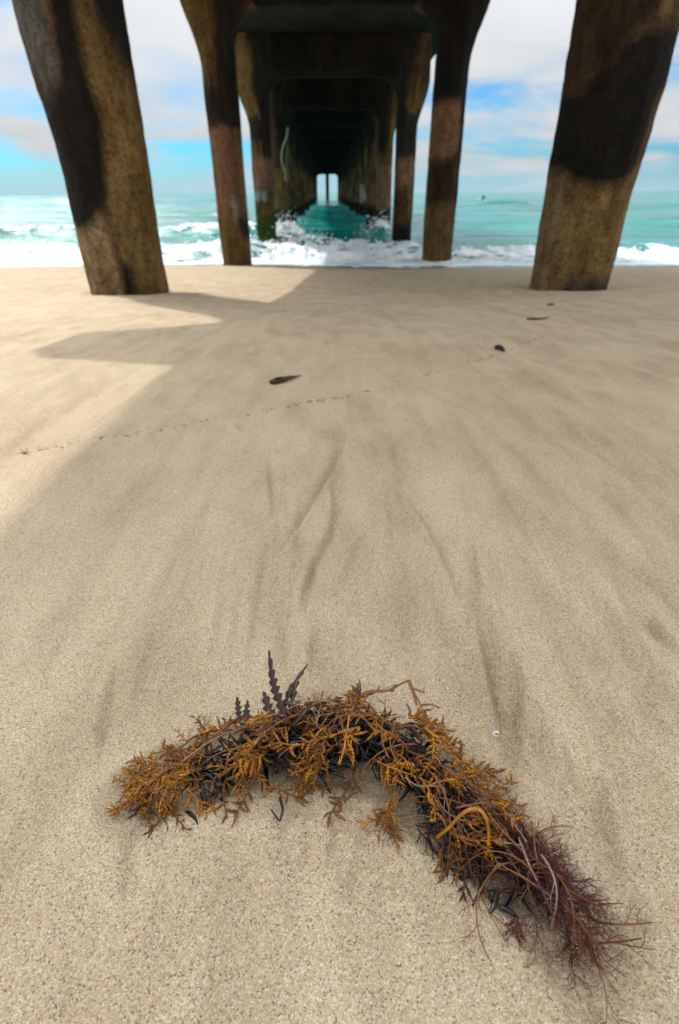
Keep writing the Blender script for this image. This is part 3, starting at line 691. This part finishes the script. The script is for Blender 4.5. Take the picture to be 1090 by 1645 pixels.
def blade(mb, P, wd, teeth=0, twist=.6, curl=.3, thick=.00035):
    """thin leathery blade, optionally toothed at its margins"""
    P = np.asarray(P, float)
    n = max(10, teeth * 4 if teeth else len(P) * 3); t = np.linspace(0, 1, n); src = np.linspace(0, 1, len(P))
    Q = np.stack([np.interp(t, src, P[:, k]) for k in range(3)], 1); T, U, Wd = frames(Q)
    tw = twist * t; A = Wd * np.cos(tw)[:, None] + U * np.sin(tw)[:, None]; B = np.cross(T, A)
    env = np.clip(np.sin(math.pi * np.clip(t * .93 + .07, 0, 1)), .0, 1) ** .6
    tooth = 1.0
    if teeth: tooth = .35 + 1.4 * ((t * teeth) % 1.0)
    w_ = wd * env * tooth + .0002; rows = []
    for f in (-1, -.4, .4, 1): rows.append(Q + A * (f * w_)[:, None] + B * (curl * w_ * (abs(f) ** 2))[:, None] - T * (wd * (.5 if teeth else 0) * -abs(f)))
    top = np.stack(rows, 1) + B[:, None] * thick; bot = np.stack(rows[::-1], 1) - B[:, None] * thick
    V = np.concatenate([top, bot], 1); V = clampz(V, .0005); mb.add(V.reshape(-1, 3), grid_quads(n, 8, True))

weed = empty('seaweed', (float(SPX[200, 0]), float(SPX[200, 1]), 0), label='long wet tangle of golden brown and dark red seaweed lying curved across the near sand', cat='seaweed')
WO = Vector(weed.location)
def wpart(mb, name, mat, smooth=True, label=None):
    o = mb.build(name, mat, weed, smooth); o.location = -WO
    if label: o['label'] = label
    return o
def spot(smin, smax, wmax=.85):
    s_ = rng.uniform(smin, smax); i = int(s_ * 399); nrm = np.array([-STAN[i, 1], STAN[i, 0]]); q = rng.uniform(-wmax, wmax)
    return SPX[i] + nrm * q * SW_[i], i, q, math.atan2(STAN[i, 1], STAN[i, 0])

# dark glossy blades: the black heart of the pile
for k in range(96):
    p, i, q, a = spot(.14, .80, .40)
    if i > 200: p = p - np.array([-STAN[i, 1], STAN[i, 0]]) * q * SW_[i] * .5
    mb = MB(); ang = a + rng.choice((0, math.pi)) + rng.normal(0, .7)
    P = drape_path(p, ang, rng.uniform(.014, .028), 9, rng.uniform(.1, .62), rng.normal(0, 1.2), rng.uniform(0, .006))
    blade(mb, P, rng.uniform(.0009, .0022), 0, rng.normal(0, 1.2), rng.uniform(.1, .5)); 
    for _ in range(8):
        p2 = p + rng.normal(0, .008, 2); P = drape_path(p2, ang + rng.normal(0, .6), rng.uniform(.012, .024), 8, rng.uniform(.05, .55), rng.normal(0, 1), .002)
        blade(mb, P, rng.uniform(.0007, .0018), 0, rng.normal(0, 1.0), .3)
    wpart(mb, 'dark_blade', M_DARK)
# golden fronds strung with air bladders
for k in range(96):
    u_ = (k + rng.random()) / 96; smax = .70
    p, i, q, a = spot(max(0, u_ * smax - .03), u_ * smax + .03, .78)
    out_ = a + math.pi if i < 190 else a
    ang = out_ + q * (.95 if i >= 190 else -.95) * rng.uniform(.3, 1.3) + rng.normal(0, .45)
    if k % 5 == 0: ang = rng.uniform(0, 2 * math.pi)
    big = 1.0 if i > 90 else .82
    L = rng.uniform(.018, .040) * (1 if i > 60 else .85)
    lift = rng.uniform(.35, 1.15)
    P = drape_path(p, ang, L, 12, lift, rng.normal(0, .8), rng.uniform(.0, .007), rng.choice((0, 0, .006)))
    mb = MB(); golden_frond(mb, P, big * rng.uniform(.8, 1.1), .9)
    P2 = drape_path(P[3, :2], ang + rng.choice((-.7, .7)) + rng.normal(0, .2), L * .75, 9, lift, rng.normal(0, 1.0), rng.uniform(0, .005)); golden_frond(mb, P2, big * rng.uniform(.7, 1.0), .9)
    wpart(mb, 'golden_frond', M_GOLD if lift > .62 or abs(q) > .5 else M_BRN)  # low fronds go brown: shade inside the pile put into the colour
# red wiry fronds at the lower right end
for k in range(98):
    u_ = rng.random() ** .8; p, i, q, a = spot(.58 + .32 * u_, min(1, .64 + .33 * u_), .72)
    ang = a + q * 1.0 + rng.normal(0, .5)
    if k % 4 == 0: ang = rng.uniform(0, 2 * math.pi)
    h, _ = pile(*p); z = ground_z(*p) + h * rng.uniform(.15, 1.05) + .001; mb = MB()
    for _ in range(2):
        an_ = ang + rng.normal(0, .5); wire_frond(mb, (p[0] + rng.normal(0, .003), p[1] + rng.normal(0, .003), z), np.array([math.cos(an_), math.sin(an_), rng.uniform(-.15, .3)]), rng.uniform(.006, .0105), rng.uniform(.00026, .00045), 3, 5, 1.0)
    wpart(mb, 'red_frond', M_RED)
# long bare stems threading through the pile
for k in range(46):
    p, i, q, a = spot(.03, .93, .75); mb = MB()
    ang = a + rng.choice((0, math.pi)) + rng.normal(0, .5)
    P = drape_path(p, ang, rng.uniform(.03, .065), 16, rng.uniform(.7, 1.2), rng.normal(0, 1.2), rng.uniform(0, .008))
    tube(mb, P, np.linspace(.0007, .0003, 16) * rng.uniform(.7, 1.4), 6)
    for j in (4, 8, 11):
        d = P[j + 1] - P[j]; d /= np.linalg.norm(d); sd_ = np.cross(d, (0, 0, 1)); wire_frond(mb, P[j], d + sd_ * rng.choice((-.8, .8)), .010, .00035, 1, 4)
    wpart(mb, 'stem', M_STEM if rng.random() < .93 else M_PALE)

def px_path(pts, n=24):
    """pts: (px, py, height above sand)"""
    P = np.array([at_z(a, b, h) for a, b, h in pts]); P[:, 2] += gbase(P[:, 1])
    t = np.linspace(0, len(P) - 1, n); P = np.stack([np.interp(t, range(len(P)), P[:, k]) for k in range(3)], 1)
    for _ in range(3): P[1:-1] = (P[:-2] + 2 * P[1:-1] + P[2:]) / 4
    return P
# the tall toothed dark blade sticking up, and its companions
for pts, wd, te, tw in (([(462, 1160, .030), (455, 1138, .036), (443, 1112, .042), (436, 1085, .048), (432, 1045, .056)], .0030, 9, 1.0),
                        ([(455, 1140, .030), (462, 1118, .036), (468, 1098, .040)], .0022, 3, .4), ([(466, 1150, .03), (470, 1115, .036), (476, 1090, .04), (494, 1066, .043)], .0024, 5, .9),
                        ([(450, 1160, .028), (432, 1140, .03), (424, 1112, .034)], .0030, 5, .6), ([(575, 1150, .036), (574, 1120, .04), (573, 1096, .044)], .0014, 0, .3),
                        ([(385, 1160, .022), (383, 1140, .026), (381, 1120, .03)], .0020, 5, .5), ([(402, 1165, .022), (395, 1145, .026), (398, 1125, .03)], .0018, 5, .5),
                        ([(470, 1165, .03), (485, 1145, .036), (500, 1130, .038)], .0024, 0, .8)):
    mb = MB(); blade(mb, px_path(pts), wd, te, tw, .25); wpart(mb, 'toothed_blade', M_BRN, label='upright dark toothed blade at the top of the tangle' if te == 9 else None)
# antler-like brown strap along the upper edge
mb = MB()
for pts, r in (([(500, 1132, .034), (520, 1124, .038), (545, 1122, .04), (560, 1130, .038)], .0011), ([(578, 1118, .04), (590, 1108, .042), (612, 1110, .042), (628, 1108, .044), (640, 1098, .046), (655, 1092, .046)], .0018),
               ([(628, 1110, .042), (634, 1098, .044)], .0014), ([(655, 1092, .046), (664, 1112, .044), (668, 1132, .04)], .0019), ([(660, 1104, .044), (680, 1112, .043), (680, 1108, .043)], .001),
               ([(668, 1118, .042), (676, 1136, .042), (686, 1160, .038)], .0009), ([(676, 1132, .042), (692, 1130, .042), (706, 1136, .04)], .0012), ([(605, 1110, .042), (608, 1100, .044)], .001),
               ([(585, 1112, .042), (586, 1128, .04)], .0014), ([(690, 1178, .034), (706, 1172, .034), (722, 1178, .032)], .0010), ([(700, 1188, .03), (712, 1190, .03), (724, 1192, .03)], .0015), ([(702, 1206, .028), (716, 1204, .026), (722, 1196, .026)], .0007)):
    P = px_path(pts, 14); tube(mb, P, np.linspace(r, r * .45, 14), 7, .5)
wpart(mb, 'antler_strap', M_STEM, label='branched orange brown strap along the upper edge of the tangle')
# the golden loop arching over the right half
mb = MB(); P = px_path([(700, 1345, .020), (722, 1328, .030), (738, 1308, .038), (755, 1298, .042), (770, 1299, .042), (780, 1312, .04), (785, 1335, .034), (784, 1360, .026), (778, 1378, .018)], 40)
tube(mb, P, np.r_[np.linspace(.0012, .0016, 20), np.linspace(.0016, .0012, 20)], 8, .6); wpart(mb, 'stem', M_GOLD, label='thick golden stem looping over the tangle')
for pts, r, m in (([(650, 1248, .034), (668, 1262, .036), (715, 1262, .034), (712, 1300, .03)], .0006, M_PALE), ([(836, 1350, .034), (852, 1395, .034), (875, 1440, .03), (893, 1482, .026)], .0011, M_RED),
                  ([(832, 1345, .034), (850, 1392, .036), (870, 1430, .03), (890, 1478, .026)], .0006, M_PALE), ([(176, 1310, .002), (200, 1298, .006), (228, 1270, .012), (255, 1245, .02), (285, 1225, .024)], .0010, M_STEM),
                  ([(290, 1225, .026), (330, 1195, .028), (360, 1178, .03), (400, 1165, .032)], .0010, M_STEM), ([(960, 1452, .012), (1000, 1451, .014)], .0005, M_RED), ([(960, 1515, .010), (1000, 1512, .012), (1030, 1507, .014)], .0007, M_RED),
                  ([(930, 1480, .014), (945, 1505, .01), (950, 1540, .006), (965, 1556, .004)], .0022, M_GOLD), ([(450, 1280, .006), (455, 1300, .004), (450, 1320, .003), (436, 1300, .006)], .0012, M_DARK),
                  ([(538, 1120, .038), (548, 1160, .036), (555, 1200, .034), (548, 1215, .032)], .0010, M_GOLD), ([(566, 1130, .04), (560, 1150, .04), (552, 1200, .036), (544, 1228, .03)], .0012, M_GOLD)):
    mb = MB(); tube(mb, px_path(pts, 26), np.linspace(r, r * .5, 26), 7, .7); wpart(mb, 'stem', m)
# pale forking tips
for c_ in ((510, 1165, .036), (508, 1160, .036), (845, 1352, .036), (838, 1358, .035), (425, 1172, .03)):
    mb = MB(); p = px_path([c_, (c_[0] + 1, c_[1] + 1, c_[2])], 3)[0]; wire_frond(mb, p, np.array([rng.normal(), rng.normal(), .3]), .008, .0006, 2, 3); wpart(mb, 'pale_tip', M_PALE)
# thin stray fronds lying on the sand below the tangle
for pts, kind in (([(610, 1300, .006), (625, 1330, .003), (640, 1365, .002)], 'g'), ([(670, 1330, .006), (700, 1370, .003), (742, 1415, .002)], 'd'), ([(830, 1470, .004), (825, 1500, .003)], 'r'), ([(720, 1340, .008), (735, 1375, .004), (770, 1385, .003), (790, 1370, .004)], 'd'),
                  ([(250, 1285, .008), (262, 1310, .003), (272, 1330, .002)], 'g'), ([(220, 1270, .010), (205, 1258, .006), (190, 1252, .004)], 'g'), ([(225, 1285, .008), (235, 1310, .003), (245, 1330, .002)], 'g'),
                  ([(262, 1244, .014), (235, 1262, .010), (205, 1285, .005), (180, 1308, .002)], 'G'), ([(258, 1250, .012), (230, 1252, .012), (200, 1258, .008)], 'G'), ([(270, 1238, .016), (240, 1230, .014), (212, 1228, .010)], 'G'), ([(240, 1262, .008), (222, 1275, .006), (208, 1284, .003)], 'G'),
                  ([(400, 1270, .010), (388, 1290, .005), (378, 1308, .002)], 'G'), ([(440, 1262, .012), (470, 1278, .008), (490, 1284, .006)], 'G'), ([(620, 1290, .012), (622, 1315, .006), (636, 1345, .003)], 'G'), ([(300, 1265, .012), (320, 1285, .006), (332, 1302, .002)], 'G'),
                  ([(690, 1185, .03), (704, 1176, .03), (716, 1170, .03)], 'G'), ([(345, 1290, .006), (335, 1306, .003), (325, 1314, .002)], 'g'), ([(760, 1240, .02), (745, 1236, .02), (728, 1226, .02)], 'g'), ([(800, 1262, .018), (780, 1250, .02), (765, 1240, .02)], 'g'),
                  ([(300, 1190, .02), (290, 1180, .02), (282, 1172, .02)], 'g'), ([(330, 1170, .022), (320, 1160, .024), (312, 1150, .024)], 'g'), ([(255, 1225, .018), (240, 1220, .018), (226, 1212, .016)], 'g')):
    mb = MB(); P = px_path(pts, 14)
    if kind == 'G': golden_frond(mb, P, .95, 1.1, (3, 7)); wpart(mb, 'golden_frond', M_GOLD)
    elif kind == 'g': golden_frond(mb, P, .7, 1.0, (2, 5)); wpart(mb, 'golden_frond', M_GOLD)
    elif kind == 'k': blade(mb, P, .004, 4, .5); wpart(mb, 'dark_blade', M_DARK)
    else:
        tube(mb, P, .0006, 5)
        for j in range(1, 13):
            d = P[j + 1] - P[j]; d /= np.linalg.norm(d); wire_frond(mb, P[j], d + np.cross(d, (0, 0, 1)) * (1 if j % 2 else -1) * .9, .006, .0004, 1, 3)
        wpart(mb, 'red_frond', M_DARK if kind == 'd' else M_RED)

# ------------------------------------------------------------------ scraps on the beach
def scrap(name, pts, wd, mat, label, flat=.5, lumps=3, group=None):
    P = np.array([px_ground(*p) for p in pts]); c0 = P.mean(0); e = empty(name, tuple(c0), label=label, cat='seaweed scrap' if 'weed' in name else 'debris', group=group)
    t = np.linspace(0, len(P) - 1, 16); Q = np.stack([np.interp(t, range(len(P)), P[:, k]) for k in range(3)], 1)
    Q[1:-1] = (Q[:-2] + 2 * Q[1:-1] + Q[2:]) / 4; Q[:, 2] = sand_height(Q[:, 0], Q[:, 1], False)[0] + wd * flat * .8
    env = np.r_[np.linspace(.6, 1, 5), np.linspace(1, .55, 6), np.linspace(.5, .08, 5)]
    mb = MB(); tube(mb, Q - c0, wd * env, 8, flat); o = mb.build('stem', mat, e)
    for k in range(lumps):
        i = int(rng.integers(1, 11)); d = rng.normal(size=3); d[2] = abs(d[2]) * .12; d /= np.linalg.norm(d); p = Q[i] - c0
        blade(mb_ := MB(), np.array([p, p + d * wd * .7, p + d * wd * 1.3 + (0, 0, wd * .1)]), wd * .32, 0, .8)
        mb_.build('frond', M_STEM if mat is not M_DARK else M_DARK, e)
    return e
_cl = clampz
def clampz(P, m=.0012): return np.array(P, float)          # scraps are meshed around their own origin
scrap('seaweed_scrap', [(437, 618), (450, 614), (462, 610), (486, 606)], .015, M_BRN, 'brown seaweed scrap with a pointed tail on the shaded sand, left of centre', lumps=5)
scrap('seaweed_scrap', [(796, 558), (803, 561), (810, 565)], .015, M_DARK, 'small black seaweed scrap on the sand below the right pillar', lumps=2)
scrap('seaweed_scrap', [(845, 512), (862, 513), (884, 510)], .017, M_STEM, 'flat orange brown seaweed scrap on the sand in front of the right pillar', .35, 3)
scrap('seaweed_scrap', [(880, 492), (890, 490)], .016, M_STEM, 'tiny brown seaweed scrap just in front of the right pillar foot', .4, 1)
# shell fragment by the weed
p = px_ground(795, 1181); e = empty('shell_fragment', tuple(p), label='tiny white shell fragment on the sand above the right half of the seaweed', cat='shell')
s = NM('shell_white'); sm = s.done(s.pbsdf(s.mix(s.noise(s.coords(), 300, 3), (.66, .65, .66), (.48, .46, .46)), .3))
mb = MB(); a = np.linspace(.3, 5.6, 18); R_ = np.linspace(.0028, .0016, 18)
tube(mb, np.stack([np.cos(a) * R_, np.sin(a) * R_ * .9, .0012 + .0006 * np.sin(a * 2)], 1), np.linspace(.0011, .0006, 18), 6, .6); tag(mb.build('shell', sm, e), None)
# thin wrack line of tiny brown crumbs
mb = MB(); ln = [(30, 728), (62, 722), (150, 705), (262, 690), (352, 674), (456, 655), (520, 643), (600, 628), (680, 604), (745, 585), (803, 566), (850, 548), (900, 530), (960, 508), (1010, 490), (1085, 500)]
lp = np.array([px_ground(*q)[:2] for q in ln]); seg = np.arange(len(lp))
for k in range(800):
    t = rng.uniform(0, len(lp) - 1); j = rng.normal(0, .007)
    if vnoise(np.array([t * 3.1]), np.array([.5]), seed=121)[0] < rng.uniform(.15, .75): continue
    x = np.interp(t, seg, lp[:, 0]) + rng.normal(0, .008); y = np.interp(t, seg, lp[:, 1]) + j + .02 * (vnoise(np.array([t * 2.3]), np.array([1.5]), seed=122)[0] - .5)
    r = float(np.clip(rng.lognormal(-6.9, .5), .0006, .004)); z = float(sand_height(np.array([x]), np.array([y]))[0][0])
    bead(mb, np.array([x, y, z + r * .25]), np.array([1, rng.normal(0, .5), 0.]), r * .55, r * 1.7)
s = NM('wrack_brown'); wrm = s.done(s.pbsdf(s.mix(s.noise(s.coords(), 60, 3), (.16, .09, .04), (.34, .22, .10)), .7))
tag(mb.build('wrack_line', wrm), 'thin line of tiny brown crumbs left by the tide across the sand', kind='stuff')
